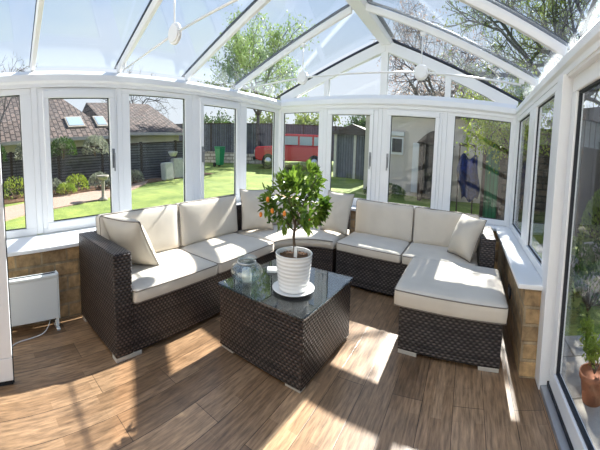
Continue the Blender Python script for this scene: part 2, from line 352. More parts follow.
# roof
K = .2885
zr = lambda x: 2.031 + K * (min(x, 2 * XC - x) - XL)
ce = struct(empty('ceiling', (XC, 2, 2.65)))
bm = bmesh.new(); prism(bm, [(-.085, 2.655), (.085, 2.655), (.115, 2.70), (.06, 2.76), (-.06, 2.76), (-.115, 2.70)], lambda a, z: SH(XC + a, -1.3, z), lambda a, z: SH(XC + a, 5.2, z)); obj('ridge_beam', bm, 'upvc', ce, bevel=.006)
bm = bmesh.new(); prism(bm, [(-.12, 2.775), (.12, 2.775), (0, 2.86)], lambda a, z: SH(XC + a, -1.3, z), lambda a, z: SH(XC + a, 5.2, z)); obj('ridge_cap', bm, 'cap', ce)
RY = [-1.3, -.51, .57, 1.65, 2.73, 3.81, 4.93]
for y in RY[1:6]:
    for sgn in (-1, 1):
        xa = XC + sgn * .10; xb = XC + sgn * (XC - XL + .0)
        bm = bmesh.new()
        prism(bm, [(-.022, 0), (.022, 0), (.030, .035), (.030, .062), (-.030, .062), (-.030, .035)], lambda a, h: SH(xa, y + a, zr(xa) + h), lambda a, h: SH(xb, y + a, zr(xb) + h))
        rf = obj('rafter', bm, 'upvc', ce, bevel=.003)
        bm = bmesh.new(); prism(bm, [(-.034, .082), (.034, .082), (.030, .092), (.010, .098), (-.010, .098), (-.030, .092)], lambda a, h: SH(xa, y + a, zr(xa) + h), lambda a, h: SH(xb + sgn * .08, y + a, zr(xb) - K * .08 + h)); obj('glazing_cap', bm, 'cap', rf)
for i in range(6):
    for sgn in (-1, 1):
        xa = XC + sgn * .09; xb = XC + sgn * (XC - XL + .06)
        bm = bmesh.new(); v = [bm.verts.new(SH(x, y, (zr(xa) - K * abs(x - xa)) + h)) for x in (xa, xb) for y in (RY[i] + .02, RY[i + 1] - .02) for h in (.066, .080)]
        for f in ((0, 1, 3, 2), (4, 6, 7, 5), (0, 4, 5, 1), (2, 3, 7, 6), (0, 2, 6, 4), (1, 5, 7, 3)): bm.faces.new([v[k] for k in f])
        obj('roof_pane', bm, 'roofglass', ce)
# gable glazing
wn[0] += 1; gw = struct(empty('window_%d' % wn[0], (XC, YG, 2.05)))
for sgn in (-1, 1):
    bm = bmesh.new(); xb = XC + sgn * (XC - XL - .02)
    pts = [(XC, zr(XC) + .06), (XC, zr(XC) - .075), (XC + sgn * (XC - XL - .32), zr(XL) + K * .32 - .075), (xb, 2.045), (xb, zr(XL) + .06)]
    prism(bm, pts, lambda x, z: TG(x, .035, z), lambda x, z: TG(x, -.06, z)); gr = obj('gable_rafter', bm, 'upvc', gw, bevel=.004)
    bm = bmesh.new(); prism(bm, [(XC, zr(XC) + .082), (XC, zr(XC) + .10), (xb + sgn * .1, zr(XL) + .07), (xb + sgn * .1, zr(XL) + .052)], lambda x, z: TG(x, .02, z), lambda x, z: TG(x, -.10, z)); obj('glazing_cap', bm, 'cap', gr)
for xm in (-2.54, XC - .01, -.395):
    w = .06 if abs(xm - XC) < .1 else .045
    bm = bmesh.new(); prism(bm, [(xm - w, 2.045), (xm + w, 2.045), (xm + w, zr(xm + w) - .06), (xm, zr(xm) - .05), (xm - w, zr(xm - w) - .06)], lambda x, z: TG(x, .03, z), lambda x, z: TG(x, -.05, z)); obj('gable_mullion', bm, 'upvc', gw, bevel=.004)
g = lambda x: zr(x) - .07
for pts in ([(-3.25, 2.05), (-2.585, 2.05), (-2.585, g(-2.585))], [(-2.495, 2.05), (-1.515, 2.05), (-1.515, g(-1.515)), (-2.495, g(-2.495))],
            [(-1.395, 2.05), (-.44, 2.05), (-.44, g(-.44)), (-1.395, g(-1.395))], [(-.35, 2.05), (.36, 2.05), (-.35, g(-.35))]):
    bm = bmesh.new(); prism(bm, pts, lambda x, z: TG(x, .0, z), lambda x, z: TG(x, -.006, z)); p = obj('gable_pane', bm, 'glass', gw)
    bm = bmesh.new(); q = [TG(x, .006, z) for x, z in pts]; tube(bm, q, .006, 4, closed=True); obj('gasket', bm, 'gasket', p)

# sliding patio door on the right
dr = struct(empty('door_1', (.76, 1.1, 0)))
TD = lambda u, d, z: Vector((.775 - d, u, z))
bm = bmesh.new(); box(bm, -1.0, 2.355, -.06, .10, 0, .035, TD); obj('threshold', bm, plain('aluminium_track', (.42, .44, .48), .35, .6), dr, bevel=.004)
bm = bmesh.new(); box(bm, -1.0, 2.355, .03, .045, .035, .06, TD); obj('track_rail', bm, 'gasket', dr)
bm = bmesh.new(); box(bm, -1.0, 2.355, -.06, .08, 1.88, 2.0, TD); obj('head_frame', bm, 'upvc', dr, bevel=.004)
bm = bmesh.new(); ring(bm, TD, -.95, 2.335, .045, 1.895, .10, -.03, .035, .115); obj('sash', bm, 'upvc', dr, bevel=.008)
bm = bmesh.new(); ring(bm, TD, -.853, 2.238, .158, 1.797, .014, -.012, .016); obj('gasket', bm, 'gasket', dr)
bm = bmesh.new(); box(bm, -.85, 2.235, -.003, .003, .16, 1.795, TD); obj('pane', bm, 'glass', dr)
# open door leaf at the far left
dl = struct(empty('door_2', (-2.32, -.1, 0)))
TO = lambda u, d, z: Vector((-2.335 + d, u, z))
bm = bmesh.new(); ring(bm, TO, -.62, .235, .03, 2.02, .12, -.035, .035, .14); obj('sash', bm, 'upvc', dl, bevel=.006)
bm = bmesh.new(); box(bm, .228, .243, -.03, .03, .015, 2.0, TO); obj('gasket', bm, 'gasket', dl)
bm = bmesh.new(); box(bm, -.5, .115, -.004, .004, .17, 1.9, TO); obj('pane', bm, 'glass', dl)
bm = bmesh.new(); box(bm, -.62, .235, -.02, .02, 0, .03, TO); obj('gap_shade_strip', bm, 'gasket', dl)  # black strip standing in for the shaded gap beneath the leaf

# roof tie bars
for k, y in enumerate((3.81, 1.65)):
    t = empty('roof_tie_bar', SH(XC, y, 2.06))
    thing(t, ['white tie bar with two round bosses nearest the gable end', 'white tie bar with round bosses high over the left sofa, nearer the camera'][k], 'tie bar', 'white tie bars under the roof')
    zd = 2.065
    bm = bmesh.new(); tube(bm, [SH(XC - .825, y, zd), SH(XC + .825, y, zd)], .009, 8); obj('cross_rod', bm, 'upvc', t, True)
    for s in (-1, 1):
        xd = XC + s * .825; xe = XC + s * 1.98
        bm = bmesh.new(); c = SH(xd, y, zd); n = 20
        for hw, rr in ((.026, .060), (.014, .072)):
            lo = [bm.verts.new(c + Vector((rr * 1.15 * math.cos(2 * pi * i / n), -hw, rr * .95 * math.sin(2 * pi * i / n)))) for i in range(n)]
            hi = [bm.verts.new(c + Vector((rr * 1.15 * math.cos(2 * pi * i / n), hw, rr * math.sin(2 * pi * i / n)))) for i in range(n)]
            bm.faces.new(lo); bm.faces.new(hi)
            for i in range(n): bm.faces.new([lo[i], lo[(i + 1) % n], hi[(i + 1) % n], hi[i]])
        obj('boss', bm, 'upvc', t, bevel=.004)
        bm = bmesh.new(); tube(bm, [SH(xd, y, zd), SH(xd, y, zr(xd) - .03)], .008, 8); obj('hanger_rod', bm, 'upvc', t, True)
        bm = bmesh.new(); tube(bm, [SH(xd, y, zd), SH(xe, y, 2.035)], .009, 8); obj('outer_rod', bm, 'upvc', t, True)
        for (xx, zz) in ((xd, zr(xd) + .002), (xe, zr(xe) + .002)):
            bm = bmesh.new(); box(bm, xx - .03, xx + .03, y - .014, y + .014, zz - .04, zz, SH); obj('bracket', bm, 'upvc', t, bevel=.006)

# ------------------------------------------------------------------ sofas
def rbox(bm, h, r, T, n=(14, 14, 5), bulge=0, wr=0, seed=0):
    """rounded, slightly pillowed box of half sizes h around the origin, mapped by T"""
    vs = {}
    def P(i, j, k):
        if (i, j, k) in vs: return vs[(i, j, k)]
        p = [2 * i / n[0] - 1, 2 * j / n[1] - 1, 2 * k / n[2] - 1]
        f = [math.sin(q * pi / 2) * .35 + q * .65 for q in p]
        x = [f[a] * h[a] for a in range(3)]
        q = Vector([max(-(h[a] - r), min(h[a] - r, x[a])) for a in range(3)]); d = Vector(x) - q
        if d.length > 1e-6: d = d.normalized() * r
        v = q + d
        b = bulge * (1 - f[0] ** 4) * (1 - f[1] ** 4) * (1 if k == n[2] else (-.3 if k == 0 else f[2]))
        v.z += b
        if wr: v.z += wr * noise.noise(Vector((v.x * 7 + seed, v.y * 7, seed))) * (.4 + .6 * (1 - f[0] ** 2) * (1 - f[1] ** 2)); e = wr * noise.noise(Vector((v.x * 11, v.y * 11 + seed, v.z * 8))); v.x += e; v.y -= e
        vs[(i, j, k)] = bm.verts.new(T(*v)); return vs[(i, j, k)]
    for i in range(n[0]):
        for j in range(n[1]):
            for k in (0, n[2]): bm.faces.new([P(i, j, k), P(i + 1, j, k), P(i + 1, j + 1, k), P(i, j + 1, k)])
    for i in range(n[0]):
        for k in range(n[2]):
            for j in (0, n[1]): bm.faces.new([P(i, j, k), P(i + 1, j, k), P(i + 1, j, k + 1), P(i, j, k + 1)])
    for j in range(n[1]):
        for k in range(n[2]):
            for i in (0, n[0]): bm.faces.new([P(i, j, k), P(i, j + 1, k), P(i, j + 1, k + 1), P(i, j, k + 1)])
def perim(h, r, z, m=5):
    pts = []
    for cx, cy, a0 in ((h[0] - r, h[1] - r, 0), (-h[0] + r, h[1] - r, 90), (-h[0] + r, -h[1] + r, 180), (h[0] - r, -h[1] + r, 270)):
        for k in range(m + 1):
            a = R(a0 + 90 * k / m); pts.append((cx + (r) * math.cos(a), cy + (r) * math.sin(a), z))
    return pts
def cushion(name, parent, T, h, r=.03, bulge=.02, seed=0, m='fabric'):
    bm = bmesh.new(); rbox(bm, h, r, T, bulge=bulge, wr=.005, seed=seed); c = obj(name, bm, m, parent, True)
    for z in (h[2] - r * .45, -h[2] + r * .45):
        bm = bmesh.new(); tube(bm, [T(*p) for p in perim((h[0] - r * .12, h[1] - r * .12), r, z)], .0042, 6, closed=True); obj('piping', bm, 'piping', c, True)
    return c
def at(T, cx, cy, cz): return lambda x, y, z: T(cx + x, cy + y, cz + z)
def lean(T, c, axis, ang):
    """frame for a back cushion: local x along the sofa, y up the back, z towards the sitter"""
    ca, sa = math.cos(ang), math.sin(ang); cx, cy, cz = c
    if axis == 'x': return lambda x, y, z: T(cx + z * ca - y * sa, cy + x, cz + y * ca + z * sa)
    return lambda x, y, z: T(cx + x, cy - z * ca + y * sa, cz + y * ca + z * sa)
def foot(parent, T, x0, x1, y0, y1):
    bm = bmesh.new(); box(bm, x0, x1, y0, y1, 0, .028, T); obj('foot', bm, plain_foot, parent, bevel=.003)
plain_foot = plain('pale_metal_foot', (.55, .53, .48), .4, .3)

# left sofa with arm
sf = thing(empty('rattan_sofa', (-2.6, 2.1, 0)), 'long dark brown rattan sofa with cream seat cushions along the left windows', 'sofa')
bm = bmesh.new(); box(bm, -2.98, -2.215, 1.225, 3.17, .028, .345); obj('base', bm, 'wicker', sf, bevel=.008)
bm = bmesh.new(); box(bm, -3.035, -2.21, 1.055, 1.222, .028, .69); obj('armrest', bm, 'wicker', sf, bevel=.012)
bm = bmesh.new(); box(bm, -3.035, -2.985, 1.222, 3.17, .028, .69); obj('back_frame', bm, 'wicker', sf, bevel=.01)
for a in ((-2.30, -2.215, 1.06, 1.30), (-3.02, -2.93, 1.06, 1.20), (-2.30, -2.22, 2.95, 3.15), (-3.02, -2.93, 2.95, 3.15)): foot(sf, I3, *a)
for i, (a, b) in enumerate(((1.228, 2.195), (2.20, 3.175))):
    cushion('seat_cushion', sf, at(I3, -2.575, (a + b) / 2, .393), (.385, (b - a) / 2, .050), .028, .018, i)
for i, (a, b) in enumerate(((1.225, 2.20), (2.215, 3.20))):
    cushion('back_cushion', sf, lean(I3, (-2.895, (a + b) / 2, .635), 'x', R(7)), ((b - a) / 2, .195, .062), .03, .03, 5 + i)

# curved corner
co = thing(empty('corner_sofa_unit', (-2.4, 3.7, 0)), 'curved rattan corner seat joining the two sofas behind the coffee table', 'sofa')
cc = Vector((-1.62, 3.17)); ri = (.60, .50); ro = (1.415, 1.36)
YR0 = 3.67
def arc(a, t):     # a 0..1 round the corner, t 0 front .. 1 back, in sheared room coordinates
    th = R(180 - 90 * a); rx = ri[0] + (ro[0] - ri[0]) * t; ry = ri[1] + (ro[1] - ri[1]) * t
    p = 2.0 + .9 * t
    c, s = math.cos(th), math.sin(th)
    return cc.x + math.copysign(abs(c) ** (2 / p), c) * rx, cc.y + abs(s) ** (2 / p) * ry
def arcsolid(bm, t0, t1, z0, z1, n=20, nr=6, bulge=0, r=0, a0=0.0, a1=1.0):
    """curved slab with rounded rims"""
    rows = []
    for i in range(n + 1):
        a = a0 + (a1 - a0) * i / n; sec = []
        prof = []
        for k in range(nr + 1):
            q = k / nr; t = t0 + (t1 - t0) * q; e = min(q, 1 - q) * 2
            prof.append((t, z1 - (r if k in (0, nr) else 0) + bulge * e * (1 - abs(2 * i / n - 1) ** 6)))
        rows.append(([(t, z) for t, z in prof], [(t, z0 + (r if k in (0, nr) else 0)) for k, (t, z) in enumerate(prof)], a))
    V = []
    for top, bot, a in rows:
        l = []
        for t, z in top + bot[::-1]:
            x, y = arc(a, t); l.append(bm.verts.new(SH2(x, y, z)))
        V.append(l)
    m = len(V[0])
    for i in range(n):
        for k in range(m): bm.faces.new([V[i][k], V[i][(k + 1) % m], V[i + 1][(k + 1) % m], V[i + 1][k]])
    bm.faces.new(V[0]); bm.faces.new(V[-1])
def SH2(x, y, z):  # blend from the square left run into the right run
    return Vector((x, y, z))
bm = bmesh.new(); arcsolid(bm, .02, .93, .028, .345, a0=.015, a1=.985); obj('base', bm, 'wicker', co)
bm = bmesh.new(); arcsolid(bm, .935, 1.0, .028, .69, a0=.015, a1=.985); obj('back_frame', bm, 'wicker', co)
bm = bmesh.new(); arcsolid(bm, 0, .86, .343, .443, bulge=.018, r=.014, a0=.012, a1=.988); sc = obj('seat_cushion', bm, 'fabric', co, True)
for z in (.357, .432):
    bm = bmesh.new(); tube(bm, [SH2(*arc(.012 + .976 * i / 30, -.004), z) for i in range(31)], .0042, 6); obj('piping', bm, 'piping', sc, True)
bm = bmesh.new(); arcsolid(bm, .72, .92, .445, .70, bulge=.012, r=.03, a0=.10, a1=.90, n=24); obj('back_cushion', bm, 'fabric', co, True)
for a_ in (.2, .8):
    x, y = arc(a_, .06); bm = bmesh.new(); box(bm, x, x + .08, y - .0, y + .08, 0, .028); obj('foot', bm, plain_foot, co)

# right run
sr = thing(empty('rattan_sofa', SH(-.7, 4.0, 0)), 'dark rattan sofa with cream cushions under the gable windows, right arm beside the sill', 'sofa')
bm = bmesh.new(); box(bm, -1.60, .19, 3.70, 4.40, .028, .345, SH); obj('base', bm, 'wicker_grey', sr, bevel=.008)
bm = bmesh.new(); box(bm, .193, .365, 3.70, 4.44, .028, .69, SH); obj('armrest', bm, 'wicker_grey', sr, bevel=.012)
bm = bmesh.new(); box(bm, -1.60, .19, 4.405, 4.46, .028, .69, SH); obj('back_frame', bm, 'wicker_grey', sr, bevel=.01)
for a in ((-1.59, -1.45, 3.70, 3.78), (.20, .34, 3.71, 3.79), (-1.59, -1.45, 4.36, 4.44), (.20, .34, 4.36, 4.43)): foot(sr, SH, *a)
for i, (a, b) in enumerate(((-1.595, -.725), (-.715, .185))):
    cushion('seat_cushion', sr, at(SH, (a + b) / 2, 4.035, .390), ((b - a) / 2, .365, .048), .028, .016, 9 + i)
for i, (a, b) in enumerate(((-1.56, -.700), (-.690, .190))):
    cushion('back_cushion', sr, lean(SH, ((a + b) / 2, 4.325, .615), 'y', R(6)), ((b - a) / 2, .19, .060), .03, .03, 15 + i)

# ottoman
ot = thing(empty('rattan_ottoman', SH(-.07, 3.1, 0)), 'large square rattan footstool with thick cream cushion pushed against the right sofa', 'footstool')
bm = bmesh.new(); box(bm, -.52, .37, 2.73, 3.66, .028, .325, SH); obj('base', bm, 'wicker_grey', ot, bevel=.008)
for a in ((-.515, -.345, 2.735, 2.80), (.19, .365, 2.735, 2.80), (-.515, -.345, 3.58, 3.65), (.19, .365, 3.58, 3.65)): foot(ot, SH, *a)
cushion('seat_cushion', ot, at(SH, -.083, 3.17, .392), (.487, .485, .064), .03, .016, 21)

# ------------------------------------------------------------------ coffee table
cl = Vector((-1.425, 2.275, 0)); rz = R(-2.5)
def TT(x, y, z):
    c, s = math.cos(rz), math.sin(rz); return Vector((cl.x + x * c - y * s, cl.y + x * s + y * c, z))
ct = thing(empty('coffee_table', cl), 'square dark rattan coffee table with glass top in the middle of the floor', 'coffee table')
bm = bmesh.new(); box(bm, -.418, .418, -.418, .418, .02, .425, TT); obj('base', bm, 'wicker', ct, bevel=.008)
bm = bmesh.new(); box(bm, -.432, .432, -.432, .432, .427, .442, TT); obj('glass_top', bm, 'tabglass', ct, bevel=.003)
for x in (-1, 1):
    for y in (-1, 1):
        bm = bmesh.new(); box(bm, min(x * .402, x * .27), max(x * .402, x * .27), min(y * .402, y * .33), max(y * .402, y * .33), 0, .02, TT); obj('foot', bm, plain_foot, ct)
ZT = .442

# saucer, pot and tree
px_, py_ = -1.30, 2.16
bm = bmesh.new(); lathe(bm, [(0, 0), (.125, 0), (.165, .012), (.174, .020), (.168, .021), (.125, .011), (0, .010)], (px_, py_, ZT + .001), 40); thing(obj('plant_saucer', bm, 'ceramic', smooth=True), 'round white ceramic saucer under the plant pot', 'saucer')
pt = thing(empty('potted_citrus_tree', (px_, py_, ZT + .012)), 'small kumquat tree with orange fruit in a ribbed white pot on the coffee table', 'potted plant')
zb = ZT + .012
pr = [(0, 0), (.110, 0), (.118, .006)]
for i in range(41):
    q = i / 40; pr.append((.118 + .030 * q ** .8 + .0022 * math.sin(q * 2 * pi * 9), .008 + .212 * q))
pr += [(.152, .226), (.148, .231), (.140, .229), (.136, .215), (.133, .17), (0, .17)]
bm = bmesh.new(); lathe(bm, pr, (px_, py_, zb), 48); obj('pot', bm, 'ceramic', pt, True)
rnd = random.Random(3)
bm = bmesh.new(); lathe(bm, [(.134, .190), (.12, .204), (.07, .210), (0, .213)], (px_, py_, zb), 28)
for i in range(260):
    a = rnd.random() * 6.28; r_ = .125 * math.sqrt(rnd.random()); c = Vector((px_ + r_ * math.cos(a), py_ + r_ * math.sin(a), zb + .207))
    d = rnd.uniform(.004, .009); q = Matrix.Rotation(rnd.random() * 6, 3, 'Z') @ Matrix.Rotation(rnd.random() * 2, 3, 'X')
    box(bm, -d, d, -d * .6, d * .6, -d * .3, d * .3, lambda x, y, z: c + q @ Vector((x, y, z)))
obj('soil', bm, 'soil', pt)
bm = bmesh.new()
tk = [Vector((px_ + .006 * math.sin(i * 1.1), py_ + .004 * math.cos(i), zb + .19 + i * .034)) for i in range(8)]
tube(bm, tk, .013, 10, .009)
top = tk[-1]; cc3 = Vector((px_ - .085, py_ - .02, zb + .560)); tips = []
for i in range(15):
    a = i * 2.4; el = rnd.uniform(.0, 1.15); L = rnd.uniform(.17, .29)
    d = Vector((math.cos(a) * math.cos(el), math.sin(a) * math.cos(el), math.sin(el)))
    p0 = tk[5 + i % 3]; p1 = p0 + d * L * .5 + Vector((0, 0, .02)); p2 = p0 + d * L + Vector((0, 0, .03))
    tube(bm, [p0, p1, p2], .005, 6, .002); tips.append(p1); tips.append(p2)
    for k in range(3):
        d2 = (d + Vector((rnd.uniform(-.8, .8), rnd.uniform(-.8, .8), rnd.uniform(-.3, .8)))).normalized(); p3 = p2 + d2 * rnd.uniform(.04, .10); tube(bm, [p2, p3], .0022, 5, .001); tips.append(p3)
obj('trunk', bm, 'bark', pt, True)
def leaf(bm, p, d, n, L, w):
    d = d.normalized(); s = d.cross(n)
    if s.length < .05: s = d.cross(Vector((1, .3, 0)))
    s.normalize(); u = s.cross(d)
    a = bm.verts.new(p); b = bm.verts.new(p + d * L); m1 = bm.verts.new(p + d * L * .5 - u * L * .06)
    l1 = bm.verts.new(p + d * L * .28 + s * w * .85 + u * w * .35); l2 = bm.verts.new(p + d * L * .66 + s * w * .8 + u * w * .35)
    r1 = bm.verts.new(p + d * L * .28 - s * w * .85 + u * w * .35); r2 = bm.verts.new(p + d * L * .66 - s * w * .8 + u * w * .35)
    bm.faces.new([a, m1, l1]); bm.faces.new([l1, m1, l2]); bm.faces.new([l2, m1, b]); bm.faces.new([a, r1, m1]); bm.faces.new([r1, r2, m1]); bm.faces.new([r2, b, m1])
bm = bmesh.new()
def rv(r): return Vector((r.uniform(-1, 1), r.uniform(-1, 1), r.uniform(-1, 1)))
for i in range(980):
    t = rnd.choice(tips); p = t + rv(rnd) * .05
    q = p - cc3
    q.z *= 1.6
    if q.length > .36: q = q.normalized() * .35
    q.z /= 1.6; p = cc3 + q
    d = (p - cc3).normalized() * .7 + rv(rnd) * .7 + Vector((0, 0, .15)); leaf(bm, p, d, Vector((0, 0, 1)) + rv(rnd) * .4, rnd.uniform(.04, .075), rnd.uniform(.012, .019))
obj('foliage', bm, 'leaf', pt, uv=False)
for (dx, dy, dz) in ((-.02, -.21, .01), (-.10, -.19, -.09), (.12, -.19, -.06), (.24, -.04, -.10), (.03, -.22, -.05)):
    bm = bmesh.new(); bmesh.ops.create_icosphere(bm, subdivisions=2, radius=.0135, matrix=Matrix.Translation(cc3 + Vector((dx, dy, dz))) @ Matrix.Diagonal((1, 1, 1.25, 1))); obj('fruit', bm, 'fruit', pt, True)
bm = bmesh.new(); box(bm, -.014, .014, -.0015, .0015, 0, .075, lambda x, y, z: Vector((px_ + .035 + x, py_ - .04 + y + z * .12, zb + .200 + z))); obj('plant_tag', bm, 'ceramic', pt)

# glass candle jar and candle
jx, jy = -1.69, 2.03; JS = 1.38
bm = bmesh.new(); lathe(bm, [(a_ * JS, b_ * 1.12) for a_, b_ in [(0, .004), (.050, .004), (.062, .010), (.082, .030), (.098, .058), (.100, .075), (.090, .098), (.066, .116), (.052, .124), (.050, .134), (.062, .148), (.064, .152), (.060, .152), (.047, .136), (.049, .122), (.064, .112), (.087, .094), (.096, .074), (.094, .058), (.078, .034), (.058, .016), (0, .012)]], (jx, jy, ZT + .001), 40)
jr = thing(obj('glass_candle_jar', bm, 'jar', smooth=True), 'round clear glass candle holder on the left corner of the coffee table', 'candle holder')
bm = bmesh.new(); tube(bm, [Vector((jx + .077 * math.cos(a), jy + .077 * math.sin(a), ZT + .141)) for a in [2 * pi * i / 28 for i in range(28)]], .006, 6, closed=True); obj('neck_ring', bm, 'chrome', jr, True)
cn = thing(empty('pillar_candle', (jx, jy, ZT + .014)), 'short cream candle standing inside the glass holder', 'candle')
bm = bmesh.new(); lathe(bm, [(0, 0), (.038, 0), (.040, .004), (.040, .075), (.036, .080), (.014, .076), (0, .075)], (jx, jy, ZT + .014), 24); obj('wax', bm, 'wax', cn, True)
bm = bmesh.new(); tube(bm, [(jx, jy, ZT + .088), (jx + .002, jy, ZT + .102)], .0015, 6); obj('wick', bm, 'dark', cn)
# white bowl and napkin behind the pot
bm = bmesh.new(); lathe(bm, [(0, 0), (.03, 0), (.036, .006), (.058, .034), (.060, .038), (.055, .036), (.034, .012), (0, .010)], (-1.52, 2.40, ZT + .001), 28); thing(obj('small_bowl', bm, 'ceramic', smooth=True), 'small white bowl half hidden behind the plant pot', 'bowl')
bm = bmesh.new()
TN = lambda x, y, z: Vector((-1.66 + x * .8 - y * .6, 2.40 + x * .6 + y * .8, ZT + .001 + z))
for i in range(3): box(bm, -.07 + .003 * i, .07 - .002 * i, -.05 + .002 * i, .05, .006 * i, .006 * i + .005, TN)
thing(obj('folded_napkin', bm, 'ceramic', bevel=.002), 'folded white napkin on the far side of the glass candle holder', 'napkin')

# ------------------------------------------------------------------ scatter cushions
def pillow(name, c, rot, s, T, label, seed):
    bm = bmesh.new(); n = 18; V = {}
    Rm = Matrix.Rotation(rot[2], 3, 'Z') @ Matrix.Rotation(rot[1], 3, 'Y') @ Matrix.Rotation(rot[0], 3, 'X')
    for side in (1, -1):
        for i in range(n + 1):
            for j in range(n + 1):
                u = 2 * i / n - 1; v = 2 * j / n - 1; edge = i in (0, n) or j in (0, n)
                if edge and side == -1: V[(i, j, -1)] = V[(i, j, 1)]; continue
                t = T * (max(0, (1 - u * u) * (1 - v * v))) ** .52
                x = u * s * (1 - .07 * (1 - v * v)); y = v * s * (1 - .07 * (1 - u * u))
                w = .012 * noise.noise(Vector((u * 2.2 + seed, v * 2.2, side)))
                V[(i, j, side)] = bm.verts.new(Vector(c) + Rm @ Vector((x, y, side * t + (w if not edge else 0))))
        for i in range(n):
            for j in range(n): bm.faces.new([V[(i, j, side)], V[(i + 1, j, side)], V[(i + 1, j + 1, side)], V[(i, j + 1, side)]])
    o = obj(name, bm, 'fabric_s', smooth=True)
    bm = bmesh.new(); pts = []
    for a, b in [(i, 0) for i in range(n)] + [(n, j) for j in range(n)] + [(n - i, n) for i in range(n)] + [(0, n - j) for j in range(n)]:
        u = 2 * a / n - 1; v = 2 * b / n - 1; pts.append(Vector(c) + Rm @ Vector((u * s * (1 - .07 * (1 - v * v)), v * s * (1 - .07 * (1 - u * u)), 0)))
    tube(bm, pts, .004, 6, closed=True); obj('piping', bm, 'piping', o, True)
    return thing(o, label, 'cushion', 'cream scatter cushions')
PL = [
    ((-2.66, 1.46, .640), (R(-52), 0, R(20)), .24, .125, 'cream scatter cushion leaning on the left arm of the long sofa'),
    ((-2.68, 3.42, .675), (0, R(68), R(-38)), .225, .090, 'cream scatter cushion in the curved corner left of the kumquat tree'),
    ((-1.74, 4.03, .675), (R(68), 0, R(-12)), .225, .090, 'cream scatter cushion in the curved corner right of the kumquat tree'),
    ((.03, 3.81, .635), (0, R(-58), R(42)), .215, .13, 'cream scatter cushion leaning on the right arm by the gable sill'),
]
for i, (c, r_, s_, t_, lb) in enumerate(PL): pillow('scatter_cushion', c, r_, s_, t_, lb, i * 3.1)

# ------------------------------------------------------------------ heater
he = thing(empty('panel_heater', (-3.0, .3, 0)), 'white electric panel heater standing by the stone wall at the left edge', 'heater')
THh = lambda x, y, z: Vector((-2.93 + x, y, z))
bm = bmesh.new(); box(bm, -.075, -.0, -.42, .785, .085, .405, THh); obj('body', bm, 'heater', he, bevel=.008)
bm = bmesh.new(); box(bm, -.08, .006, -.43, .79, .405, .43, THh); g_ = obj('top_cap', bm, 'heater', he, bevel=.006)
bm = bmesh.new(); box(bm, -.055, -.03, -.40, .77, .4305, .4325, THh); obj('grille_slot', bm, 'dark', g_)
bm = bmesh.new(); box(bm, -.085, -.002, .786, .80, .08, .435, THh); obj('side_cap', bm, 'heater', he, bevel=.006)
for y in (-.3, .755):
    bm = bmesh.new(); box(bm, -.10, .03, y, y + .035, 0, .02, THh); box(bm, -.06, -.01, y, y + .035, .02, .10, THh); obj('foot', bm, 'heater', he, bevel=.006)
bm = bmesh.new()
cp = [(-2.97, .70, .086), (-2.955, .69, .05), (-2.90, .62, .012), (-2.86, .50, .008), (-2.84, .38, .008), (-2.80, .30, .008), (-2.74, .28, .008), (-2.72, .20, .008), (-2.80, .10, .008), (-2.9, .0, .008)]
def smooth(P, n=6):
    out = []; P = [Vector(p) for p in P]
    for i in range(len(P) - 1):
        a, b, c, d = P[max(0, i - 1)], P[i], P[i + 1], P[min(len(P) - 1, i + 2)]
        for k in range(n):
            t = k / n; out.append(.5 * ((2 * b) + (c - a) * t + (2 * a - 5 * b + 4 * c - d) * t * t + (3 * b - a - 3 * c + d) * t ** 3))
    return out + [P[-1]]
tube(bm, smooth(cp), .0045, 6); obj('power_cord', bm, 'cord', he, True)
# socket on the right dwarf wall
bm = bmesh.new(); box(bm, .515, .53, 3.22, 3.36, .27, .36, lambda x, y, z: Vector((x, y, z))); wk = obj('wall_socket', bm, 'dark', bevel=.004); thing(wk, 'small dark wall socket on the stone wall under the right sill', 'socket')
bm = bmesh.new(); box(bm, .509, .5155, 3.25, 3.33, .29, .34); obj('face_plate', bm, 'chrome', wk, bevel=.002)

# ------------------------------------------------------------------ garden
def gz(x, y): return -.1 + .035 * max(0, math.hypot(x, y) - 4.0)
bm = bmesh.new(); V = {}
xs = [-34 + i * .8 for i in range(66)]; ys = [-8 + j * .8 for j in range(56)]
for i, x in enumerate(xs):
    for j, y in enumerate(ys): V[i, j] = bm.verts.new((x, y, gz(x, y) + .02 * noise.noise(Vector((x, y, 0))) - (.06 if -3.9 < x < 1.2 and -2 < y < 5.7 else 0)))
for i in range(len(xs) - 1):
    for j in range(len(ys) - 1): bm.faces.new([V[i, j], V[i + 1, j], V[i + 1, j + 1], V[i, j + 1]])
lw = struct(obj('lawn', bm, 'grass', smooth=True))
def strip(name, pts, m, h=.02, label=None, cat=None, struct_=True):
    bm = bmesh.new(); n = len(pts)
    top = [[bm.verts.new((x, y, gz(x, y) + h)) for x, y in row] for row in pts]; bot = [[bm.verts.new((x, y, gz(x, y) - .1)) for x, y in row] for row in pts]
    for i in range(n - 1):
        for k in range(len(pts[0]) - 1): bm.faces.new([top[i][k], top[i][k + 1], top[i + 1][k + 1], top[i + 1][k]])
        bm.faces.new([top[i][0], top[i + 1][0], bot[i + 1][0], bot[i][0]]); bm.faces.new([top[i][-1], top[i + 1][-1], bot[i + 1][-1], bot[i][-1]])
    o = obj(name, bm, m)
    return struct(o)
strip('path', [[(-8.1, -2.0), (-9.2, -2.0), (-10.2, -2.0)]] + [[(a, b), ((a + c) / 2, (b + d) / 2), (c, d)] for a, b, c, d in ((-8.2, .8, -10.0, 1.1), (-8.7, 1.5, -10.4, 2.2), (-9.0, 2.6, -10.75, 3.1), (-9.2, 3.5, -10.85, 4.2), (-9.4, 4.3, -10.95, 5.1), (-10.1, 5.6, -11.3, 6.4), (-11.1, 6.9, -11.7, 7.4))], 'path', .03)
